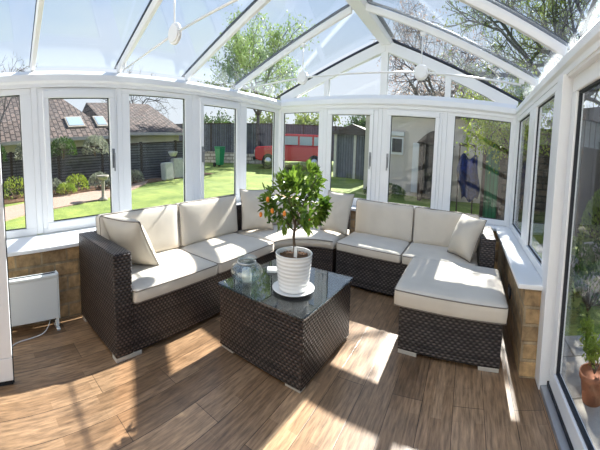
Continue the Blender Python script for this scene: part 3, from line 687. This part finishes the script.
strip('flower_bed', [[(-10.2 - .1 * t, -3 + t * 1.0), (-11.3, -3 + t), (-12.4, -3 + t * 1.0)] for t in range(0, 15)], 'soil', .028)
bm = bmesh.new(); box(bm, .86, 4.4, -2.2, 3.4, -.20, -.095); struct(obj('patio', bm, 'paving'))

def fence(x0, y0, x1, y1, h, m, label, n, zoff=0, post='darkwood'):
    L = math.hypot(x1 - x0, y1 - y0); dx, dy = (x1 - x0) / L, (y1 - y0) / L
    T = lambda u, d, z: Vector((x0 + dx * u - dy * d, y0 + dy * u + dx * d, gz(x0 + dx * u, y0 + dy * u) + zoff + z))
    t = thing(empty('garden_fence', T(L / 2, 0, 0)), label, 'fence')
    for i in range(n):
        a, b = L * i / n, L * (i + 1) / n
        bm = bmesh.new(); box(bm, a + .05, b - .05, -.02, .02, .03, h, T); obj('fence_panel', bm, m, t)
        bm = bmesh.new(); box(bm, a - .05, a + .05, -.05, .05, 0, h + .08, T); obj('post', bm, post, t)
        bm = bmesh.new(); box(bm, a + .05, b - .05, -.04, .04, h, h + .05, T); obj('rail', bm, post, t)
    return t
fence(-12.2, -4, -12.0, 11.0, 1.22, 'fence', 'long grey slatted wooden fence behind the flower bed on the left', 8)
fence(-20, 13.5, -5.0, 21.5, 1.75, 'fenceblue', 'tall blue grey boarded fence at the back of the garden', 8, .25)
# low stone wall
def wallseg(x0, y0, x1, y1, h, th, m, name, label, cat):
    L = math.hypot(x1 - x0, y1 - y0); dx, dy = (x1 - x0) / L, (y1 - y0) / L
    bm = bmesh.new()
    for i in range(10):
        a, b = L * i / 10, L * (i + 1) / 10
        box(bm, a, b, -th / 2, th / 2, -.2, h + .04 * (i % 3), lambda u, d, z: Vector((x0 + dx * u - dy * d, y0 + dy * u + dx * d, gz(x0 + dx * u, y0 + dy * u) + z)))
    return thing(obj(name, bm, m), label, cat)
wallseg(-17.5, 14.6, -11.6, 17.6, .50, .3, 'stonewall', 'low_stone_wall', 'low pale stone wall at the end of the lawn before the tall fence', 'wall')

# houses
def house(label, x0, x1, y0, y1, ze, zp, m, ridge='y', hip0=0, hip1=0):
    t = thing(empty('bungalow', ((x0 + x1) / 2, (y0 + y1) / 2, 0)), label, 'house')
    bm = bmesh.new(); box(bm, x0, x1, y0, y1, 0, ze); obj('wall', bm, m, t)
    o = .35; bm = bmesh.new(); xm = (x0 + x1) / 2
    a = [bm.verts.new(p) for p in ((x0 - o, y0 - o, ze - .12), (x1 + o, y0 - o, ze - .12), (x1 + o, y1 + o, ze - .12), (x0 - o, y1 + o, ze - .12), (xm, y0 - o + hip0, zp), (xm, y1 + o - hip1, zp))]
    for f in ((0, 1, 4), (1, 2, 5, 4), (2, 3, 5), (3, 0, 4, 5), (0, 3, 2, 1)): bm.faces.new([a[i] for i in f])
    obj('roof', bm, 'roof', t)
    bm = bmesh.new(); box(bm, x1 + o - .02, x1 + o + .10, y0 - o, y1 + o, ze - .22, ze - .10); obj('gutter', bm, 'renderpale', t)
    return t
h1 = house('brown tiled house with two skylights beyond the fence on the left', -21.0, -14.2, -3.5, 6.6, 1.95, 4.25, 'render', hip0=0, hip1=2.6)
h2 = house('lower brown tiled bungalow roof beyond the fence seen through the third window', -21.4, -14.9, 7.5, 11.6, 2.08, 3.55, 'render', hip0=0, hip1=.4)
# skylights on the roof slope
s_ = (4.25 - 1.83) / (3.4 + .35); nrm = Vector((s_, 0, 1)).normalized()
for (y0, y1) in ((4.72, 5.60), (6.22, 6.82)):
    def TS(u, v, h): x = -13.85 - u; return Vector((x, v, 1.83 + s_ * u)) + nrm * h
    bm = bmesh.new(); box(bm, .55, 1.20, y0, y1, -.02, .07, TS); fr = obj('skylight', bm, 'weathered', h1)
    bm = bmesh.new(); box(bm, .62, 1.13, y0 + .07, y1 - .07, .07, .085, TS); obj('pane', bm, 'skyglass', fr)

# white bungalow on the right with window, door and dark porch arch
h3 = thing(empty('bungalow', (-1.6, 13.5, 0)), 'pale rendered bungalow wall with small window and arched porch behind the gable windows', 'house')
bm = bmesh.new(); box(bm, -4.05, 1.2, 11.9, 16.0, -.1, 2.5); obj('wall', bm, 'renderpale', h3)
bm = bmesh.new(); prism(bm, [(-4.25, 2.5), (1.4, 2.5), (1.4, 2.62), (-1.4, 2.72), (-4.25, 2.62)], lambda x, z: Vector((x, 11.6, z)), lambda x, z: Vector((x, 16.2, z))); obj('roof', bm, 'roof', h3)
bm = bmesh.new(); box(bm, -2.98, -2.50, 11.83, 11.9, 1.34, 1.84); wf = obj('window', bm, 'upvc_dull', h3)
bm = bmesh.new(); box(bm, -2.93, -2.55, 11.81, 11.835, 1.41, 1.80); obj('pane', bm, 'dark', wf)
bm = bmesh.new(); box(bm, -3.0, -2.48, 11.80, 11.9, 1.88, 2.0); obj('lintel', bm, 'upvc_dull', h3)
bm = bmesh.new(); box(bm, -2.12, -1.88, 11.80, 11.9, .3, 1.72); obj('door', bm, 'upvc_dull', h3)
pc = thing(empty('porch_arch', (-1.1, 11.2, 0)), 'dark wooden arched porch standing in front of the pale bungalow', 'porch')
for x in (-1.75, -.75):
    bm = bmesh.new(); box(bm, x, x + .12, 11.1, 11.75, .1, 1.72); obj('side_panel', bm, 'darkwood', pc)
bm = bmesh.new(); prism(bm, [(-1.85 + 1.32 * i / 12, 1.70 + .36 * math.sin(pi * i / 12)) for i in range(13)], lambda x, z: Vector((x, 11.05, z)), lambda x, z: Vector((x, 11.8, z))); obj('arched_roof', bm, 'darkwood', pc)
bm = bmesh.new(); box(bm, -1.63, -.75, 11.6, 11.75, .15, 1.72); obj('dark_doorway', bm, 'dark', pc)

# green gate, brick pier and blue coat
gt = thing(empty('garden_gate', (.75, 9.3, 0)), 'tall dark green boarded gate right of the pale bungalow', 'gate')
bm = bmesh.new(); box(bm, .50, .90, 9.28, 9.34, .08, 2.02); obj('board_panel', bm, 'green', gt)
bm = bmesh.new(); box(bm, .40, .50, 9.22, 9.36, .02, 2.05); obj('post', bm, 'darkwood', gt)
bm = bmesh.new(); box(bm, .90, 1.0, 9.22, 9.36, .02, 2.05); obj('post', bm, 'darkwood', gt)
bm = bmesh.new(); box(bm, .50, .90, 9.24, 9.28, 1.55, 1.65); obj('cross_rail', bm, 'green', gt)
bm = bmesh.new(); box(bm, .50, .90, 9.24, 9.28, .4, .5); obj('cross_rail', bm, 'green', gt)
bm = bmesh.new(); box(bm, 1.0, 2.6, 9.40, 9.6, -.1, 2.3); thing(obj('garden_wall', bm, M['darkstone']), 'stone wall to the right of the green gate', 'wall')
# clothes hung beside the gate
bm = bmesh.new(); n = 14; V = {}
for i in range(n + 1):
    for j in range(n + 1):
        u = i / n; v = j / n; x = -.28 + .62 * u + .10 * math.sin(v * 5 + 1) * (1 - v * .5); z = .50 + .95 * v + .06 * math.sin(u * 9); y = 9.16 + .05 * math.sin(u * 14 + v * 2) ; wv = .75 + .25 * math.sin(v * 3)
        V[i, j] = bm.verts.new((-.02 + (x + .02) * wv, y, z)); 
for i in range(n):
    for j in range(n): bm.faces.new([V[i, j], V[i + 1, j], V[i + 1, j + 1], V[i, j + 1]])
bmesh.ops.solidify(bm, geom=bm.faces[:], thickness=.03)
thing(obj('hanging_coat', bm, 'bluecloth', smooth=True), 'bundle of navy blue cloth hanging left of the green gate', 'cloth')
fr_ = thing(empty('clothes_rack', (0, 9.25, 0)), 'dark rack carrying the navy cloth beside the green gate', 'rack')
for x in (-.3, .15):
    bm = bmesh.new(); box(bm, x, x + .04, 9.2, 9.24, .08, 1.72); obj('post', bm, 'darkwood', fr_)
bm = bmesh.new(); box(bm, -.32, .21, 9.19, 9.25, 1.66, 1.72); obj('top_rail', bm, 'darkwood', fr_)

# shed / posts seen in the second gable window
sh = thing(empty('garden_shed', (-5.6, 15.5, 0)), 'dark timber shed with pale corner boards seen between the red car and the bungalow', 'shed')
bm = bmesh.new(); box(bm, -6.6, -4.7, 14.8, 16.4, .2, 1.95); obj('wall', bm, 'fenceblue', sh)
for x in (-6.66, -5.6, -4.74):
    bm = bmesh.new(); box(bm, x, x + .13, 14.74, 14.8, .2, 1.95); obj('corner_board', bm, 'slab', sh)
bm = bmesh.new(); prism(bm, [(-6.8, 1.95), (-4.5, 1.95), (-4.5, 2.02), (-5.65, 2.35), (-6.8, 2.02)], lambda x, z: Vector((x, 14.6, z)), lambda x, z: Vector((x, 16.6, z))); obj('roof', bm, 'darkwood', sh)

# red car
def car():
    t = thing(empty('red_car', (-9.3, 16.6, 0)), 'red four wheel drive car parked beyond the lawn at the back corner', 'car')
    o = Vector((-11.75, 15.05, gz(-10.5, 16) - .02)); a = math.atan2(1.75, 3.5)
    Rz = Matrix.Rotation(a, 3, 'Z')
    TC = lambda x, y, z: o + Rz @ Vector((x, y, z * .93))
    bm = bmesh.new(); prism(bm, [(0, .45), (0, .98), (.12, 1.04), (1.15, 1.10), (4.2, 1.12), (4.25, .5), (3.9, .42), (.3, .40)], lambda x, z: TC(x, -.85, z), lambda x, z: TC(x, .85, z)); obj('body', bm, 'car', t, bevel=.05)
    bm = bmesh.new(); prism(bm, [(1.2, 1.10), (1.62, 1.62), (1.75, 1.66), (4.1, 1.66), (4.2, 1.12)], lambda x, z: TC(x, -.78, z), lambda x, z: TC(x, .78, z)); cb = obj('cabin', bm, 'car', t, bevel=.04)
    for x0, x1 in ((1.72, 2.45), (2.55, 3.25), (3.35, 4.0)):
        bm = bmesh.new(); box(bm, x0, x1, -.80, -.775, 1.16, 1.55, TC); obj('side_window', bm, 'carglass', cb)
    bm = bmesh.new(); prism(bm, [(1.19, 1.14), (1.16, 1.15), (1.58, 1.60), (1.63, 1.59)], lambda x, z: TC(x, -.70, z), lambda x, z: TC(x, .70, z)); obj('windscreen', bm, 'carglass', cb)
    bm = bmesh.new(); box(bm, -.02, .02, -.55, .55, .62, .95, TC); obj('grille', bm, 'dark', t)
    bm = bmesh.new(); box(bm, -.12, .05, -.88, .88, .42, .58, TC); obj('bumper', bm, 'tyre', t, bevel=.03)
    for y in (-.68, .68):
        bm = bmesh.new(); lathe(bm, [(0, 0), (.10, 0), (.10, .03), (0, .05)], (0, 0, 0), 16)
        for v in bm.verts: v.co = TC(-.03 - v.co.z, y + v.co.x, .80 + v.co.y)
        obj('headlight', bm, 'lamp', t, True)
    for x in (.78, 3.4):
        for y in (-.88, .70):
            bm = bmesh.new(); lathe(bm, [(0, 0), (.30, 0), (.36, .03), (.36, .15), (.30, .18), (0, .18)], (0, 0, 0), 24)
            for v in bm.verts: v.co = TC(x + v.co.x, y + v.co.z, .37 + v.co.y)
            w = obj('wheel', bm, 'tyre', t, True)
            bm = bmesh.new(); lathe(bm, [(0, 0), (.19, 0), (.19, .012), (0, .02)], (0, 0, 0), 20)
            for v in bm.verts: v.co = TC(x + v.co.x, y - .005 - v.co.z, .37 + v.co.y)
            obj('hub_cap', bm, 'chrome', w, True)
car()

# bird bath
bx, by = -9.25, 4.12
bb = thing(empty('bird_bath', (bx, by, gz(bx, by))), 'pale stone bird bath standing at the edge of the lawn', 'bird bath')
bm = bmesh.new(); lathe(bm, [(0, 0), (.14, 0), (.13, .05), (.06, .08), (.05, .28), (.06, .46), (.08, .50), (0, .50)], (bx, by, gz(bx, by)), 20); obj('pedestal', bm, 'weathered', bb, True)
bm = bmesh.new(); lathe(bm, [(0, .50), (.10, .50), (.19, .56), (.20, .61), (.17, .61), (.09, .55), (0, .54)], (bx, by, gz(bx, by)), 24); obj('basin', bm, 'weathered', bb, True)
# pale slabs against the fence
for i, (y, w, h, rz_) in enumerate(((8.15, .52, .60, .2), (8.85, .52, .70, -.15))):
    c = Vector((-11.3 - .2 * i, y, gz(-11.3, y))); q = Matrix.Rotation(rz_, 3, 'Z') @ Matrix.Rotation(R(-6), 3, 'Y')
    bm = bmesh.new(); box(bm, -.16, .16, -w / 2, w / 2, 0, h, lambda x, y_, z: c + q @ Vector((x, y_, z)))
    thing(obj('compost_sack', bm, 'slab', bevel=.05), ['pale grey sack standing left of the pair by the fence', 'pale grey sack standing right of the pair by the fence'][i], 'sack', 'pale sacks by the fence')
bm = bmesh.new(); lathe(bm, [(0, 0), (.12, 0), (.20, .10), (.22, .16), (.16, .17), (0, .14)], (-11.40, 8.52, gz(-11.3, 8.5) + .78), 14); 
thing(obj('stone_basin', bm, 'slab', smooth=True), 'shallow pale basin propped on top of the two sacks', 'basin')
# green bin
gb = thing(empty('wheelie_bin', (-13.6, 13.7, 0)), 'green plastic garden bin in front of the tall blue grey fence', 'bin')
c = Vector((-13.6, 13.7, gz(-13.6, 13.7)))
bm = bmesh.new(); v = [bm.verts.new(c + Vector((x, y, z))) for (s, z) in ((.17, .08), (.23, .86)) for x, y in ((-s, -s), (s, -s), (s, s), (-s, s))]
for f in ((0, 1, 2, 3), (4, 5, 6, 7), (0, 1, 5, 4), (1, 2, 6, 5), (2, 3, 7, 6), (3, 0, 4, 7)): bm.faces.new([v[k] for k in f])
obj('body', bm, 'greenbin', gb, bevel=.03)
bm = bmesh.new(); box(bm, -.25, .25, -.25, .25, .86, .93, lambda x, y, z: c + Vector((x, y, z))); obj('lid', bm, 'greenbin', gb, bevel=.03)
for y in (-.2, .2):
    bm = bmesh.new(); tube(bm, [c + Vector((-.26, y - .04, .1)), c + Vector((-.26, y + .04, .1))], .1, 14); obj('wheel', bm, 'tyre', gb)

# trees and shrubs
def tree(name, label, base, height, crown, nleaf, lsize, leafm, seed, levels=4, nb=4, bark='barkgrey', trunk=.12, cat='tree', group=None, lean_=(0, 0), wid=.6, droop=.0, start=.45):
    r = random.Random(seed); base = Vector(base); t = empty(name, base); thing(t, label, cat, group)
    bm = bmesh.new(); ends = []
    def grow(p, d, L, rad, lv):
        pts = [p]; q = p.copy(); dd = d.copy()
        for i in range(3):
            dd = (dd + rv(r) * .16 + Vector((0, 0, -droop * (levels - lv)))).normalized(); q = q + dd * L / 3; pts.append(q.copy())
        tube(bm, pts, rad, 5 if lv < levels else 7, rad * .62, caps=False)
        if lv <= 1: ends.extend(pts[1:])
        if lv == 0: return
        for k in range(nb):
            st = pts[1 + (k + 1) % 3] if k < nb - 1 else pts[-1]
            nd = (dd * .75 + rv(r) * wid).normalized(); grow(st, nd, L * r.uniform(.6, .8), rad * .55, lv - 1)
    th = height * start
    tp = [base + Vector((lean_[0] * i / 4, lean_[1] * i / 4, th * i / 4)) for i in range(5)]
    tube(bm, tp, trunk, 9, trunk * .7)
    for k in range(crown):
        a = k * 2 * pi / crown + r.random(); grow(tp[-1 - (k % 2)], Vector((math.cos(a) * wid * 1.2 + lean_[0] * .1, math.sin(a) * wid * 1.2 + lean_[1] * .1, .9)).normalized(), height * .26, trunk * .5, levels - 1)
    obj('trunk_and_branches', bm, bark, t, uv=False)
    if nleaf:
        bm = bmesh.new()
        for i in range(nleaf):
            p = r.choice(ends) + rv(r) * lsize * 2.2; leaf(bm, p, rv(r) + Vector((0, 0, -.2)), rv(r), lsize * r.uniform(.7, 1.3), lsize * .34)
        obj('foliage', bm, leafm, t, uv=False)
    return t
def shrub(name, label, c, rad, h, n, ls, m, seed, group=None, cat='shrub'):
    r = random.Random(seed); c = Vector(c); t = empty(name, c); thing(t, label, cat, group)
    bm = bmesh.new()
    for i in range(9):
        a = r.random() * 6.28; tube(bm, [c, c + Vector((math.cos(a) * rad * .35, math.sin(a) * rad * .35, h * .5)), c + Vector((math.cos(a) * rad * .7, math.sin(a) * rad * .7, h * .8))], .012, 5, .004)
    obj('stems', bm, 'bark', t, uv=False)
    bm = bmesh.new()
    for i in range(n):
        d = rv(r); d.z = abs(d.z)
        if d.length > 1: d.normalize()
        d = d.normalized() * (d.length ** .5) if d.length > 0 else d
        p = c + Vector((d.x * rad, d.y * rad, .08 + d.z * h)); leaf(bm, p, d + rv(r) * .6 + Vector((0, 0, .3)), rv(r), ls * r.uniform(.7, 1.3), ls * .33)
    obj('foliage', bm, m, t, uv=False); return t
# big tree whose branches hang over the right half of the roof
tree('large_tree', 'large leafy tree whose branches spread over the right side of the glass roof', (3.9, 11.6, .1), 8.6, 6, 13000, .075, 'oakgreen', 11, levels=5, nb=4, trunk=.24, lean_=(-.6, -.6), wid=.72)
tree('large_tree', 'bare branched tree with pale blossom behind the gable', (-2.0, 18.6, .2), 7.6, 6, 3600, .10, 'blossom', 5, levels=5, nb=4, trunk=.16, wid=.8)
tree('garden_tree', 'pale green spring tree rising beyond the left roof panes', (-13.2, 16.9, .4), 7.4, 6, 7000, .14, 'palegreen', 8, levels=4, nb=4, trunk=.14, wid=.62)
tree('garden_tree', 'bare twiggy tree beside the house at the left edge', (-12.7, .9, .2), 4.4, 5, 500, .06, 'greyleaf', 9, levels=5, nb=3, trunk=.13, wid=.62)
tree('garden_tree', 'bare twiggy tree behind the house with two skylights', (-24.5, 14.0, .6), 6.4, 5, 300, .08, 'greyleaf', 19, levels=5, nb=3, trunk=.13, wid=.7)
for i, (x, y, h, m, lb) in enumerate(((-18.5, 18.2, 4.0, 'darkgreen', 'dark bushy tree over the tall fence seen in the fourth window'), (-15.2, 21.0, 4.2, 'oakgreen', 'olive green tree over the tall fence seen in the fifth window'), (-11.6, 22.2, 4.6, 'oakgreen', 'bushy tree behind the red car'), (-7.8, 23.2, 4.4, 'darkgreen', 'dark bushy tree behind the timber shed'))):
    tree('garden_tree', lb, (x, y, .5), h, 6, 3000, .16, m, 30 + i, levels=3, nb=4, trunk=.1, wid=.75, start=.25)
# climbers along the left fence
for i in range(4):
    shrub('climbing_shrub', 'grey green climber spilling over the top of the slatted fence', (-11.75, .9 + i * 1.35, 1.15), .52, .55, 900, .07, 'greyleaf' if i % 2 else 'darkgreen', 50 + i, 'climbers on the slatted fence')
SP = [(-11.2, 1.6, .55, .55, 'limegreen'), (-11.3, 2.9, .5, .4, 'greyleaf'), (-11.2, 3.9, .45, .45, 'limegreen'), (-11.3, 4.9, .45, .4, 'greyleaf'), (-11.2, 5.7, .4, .5, 'darkgreen'), (-11.4, 6.5, .4, .35, 'greyleaf'), (-10.9, 3.4, .35, .25, 'limegreen'), (-10.9, 5.2, .3, .25, 'greyleaf'), (-10.7, .4, .4, .5, 'limegreen')]
for i, (x, y, r_, h_, m_) in enumerate(SP):
    shrub('border_shrub', {'limegreen': 'bright lime shrub in the border before the slatted fence', 'greyleaf': 'grey leaved shrub in the border before the slatted fence', 'darkgreen': 'dark green shrub in the border before the slatted fence'}[m_], (x, y, gz(x, y)), r_, h_, 600, .06, m_, 70 + i, {'limegreen': 'lime shrubs in the border', 'greyleaf': 'grey shrubs in the border'}.get(m_))
tree('small_tree', 'yellow green leafy branches hanging above the green gate', (1.45, 8.55, .05), 3.0, 7, 4200, .075, 'limegreen', 91, levels=4, nb=4, trunk=.05, wid=1.0, bark='bark', start=.62, lean_=(-.55, -.1))
shrub('border_shrub', 'low dark shrub at the foot of the pale bungalow wall', (-2.9, 10.95, .15), .75, .3, 800, .06, 'darkgreen', 95)
# potted plant on the patio
pp = thing(empty('potted_shrub', (1.14, 2.36, -.095)), 'small leafy shrub in a terracotta pot outside the patio door', 'potted plant')
bm = bmesh.new(); lathe(bm, [(0, 0), (.085, 0), (.115, .16), (.128, .16), (.128, .19), (.112, .19), (.105, .165), (0, .165)], (1.14, 2.36, -.095), 28); obj('pot', bm, 'terracotta', pp, True)
r = random.Random(4); bm = bmesh.new(); c = Vector((1.14, 2.36, .08)); st = []
for i in range(14):
    a = r.random() * 6.28; d = Vector((math.cos(a) * .5, math.sin(a) * .5, 1)).normalized(); L = r.uniform(.16, .34); tube(bm, [c, c + d * L * .5, c + d * L + rv(r) * .02], .005, 5, .002); st += [c + d * L * k / 4 for k in (2, 3, 4)]
obj('stems', bm, 'bark', pp, uv=False)
bm = bmesh.new()
for i in range(620): leaf(bm, r.choice(st) + rv(r) * .03, rv(r) + Vector((0, 0, .5)), rv(r), r.uniform(.025, .05), .008)
obj('foliage', bm, 'limegreen', pp, uv=False)
ob = thing(empty('added_outbuilding', (4.6, 8.6, 0)), 'grey boarded outbuilding added for the drapes reflected in the right hand glass', 'shed')
bm = bmesh.new(); box(bm, 2.7, 6.6, 8.2, 10.2, -.1, 2.5); obj('wall', bm, M['greyboards'], ob)  # added building; its upright boards imitate grey drapes reflected in the door glass
bm = bmesh.new(); prism(bm, [(2.5, 2.5), (6.8, 2.5), (6.8, 2.62), (4.6, 3.1), (2.5, 2.62)], lambda x, z: Vector((x, 8.0, z)), lambda x, z: Vector((x, 10.4, z))); obj('roof', bm, 'darkwood', ob)
bm = bmesh.new(); box(bm, 3.0, 3.75, 8.14, 8.2, .0, 1.95); obj('door', bm, 'darkwood', ob)
bm = bmesh.new(); box(bm, 4.1, 5.1, 8.14, 8.2, 1.0, 1.8); obj('window', bm, 'skyglass', ob)
rr_ = random.Random(44)
for i in range(14):
    x = 1.75 + rr_.random() * 1.7; y = 3.6 + i * .24; s0 = rr_.uniform(.16, .30)
    bm = bmesh.new(); bmesh.ops.create_icosphere(bm, subdivisions=3, radius=s0)
    for v in bm.verts: v.co *= 1 + .28 * noise.noise(v.co * 5 + Vector((i * 3, 0, 0))); v.co.z *= .7; v.co += Vector((x, y, -.10 + s0 * .45))
    thing(obj('rockery_stone', bm, 'weathered'), 'rough brown rockery stone among the plants beyond the patio door', 'rock', 'rockery stones beyond the patio')
for i, (x, y, m_) in enumerate(((1.75, 4.0, 'darkgreen'), (2.5, 4.6, 'greyleaf'), (2.0, 5.3, 'darkgreen'), (2.9, 5.9, 'darkgreen'))):
    shrub('rockery_plant', 'low leafy plant growing in the rockery beyond the patio door', (x, y, -.08), .38, .42, 420, .06, m_, 120 + i, 'rockery plants beyond the patio')
# neighbour's wall beyond the patio
bm = bmesh.new(); box(bm, 4.4, 4.6, -3, 9.3, -.2, 2.2); thing(obj('boundary_wall', bm, 'stonewall'), 'stone boundary wall beyond the patio on the right', 'wall')
shrub('border_shrub', 'leafy green shrub by the boundary wall beyond the patio', (3.5, 7.2, -.1), .7, 1.2, 1800, .08, 'oakgreen', 97)
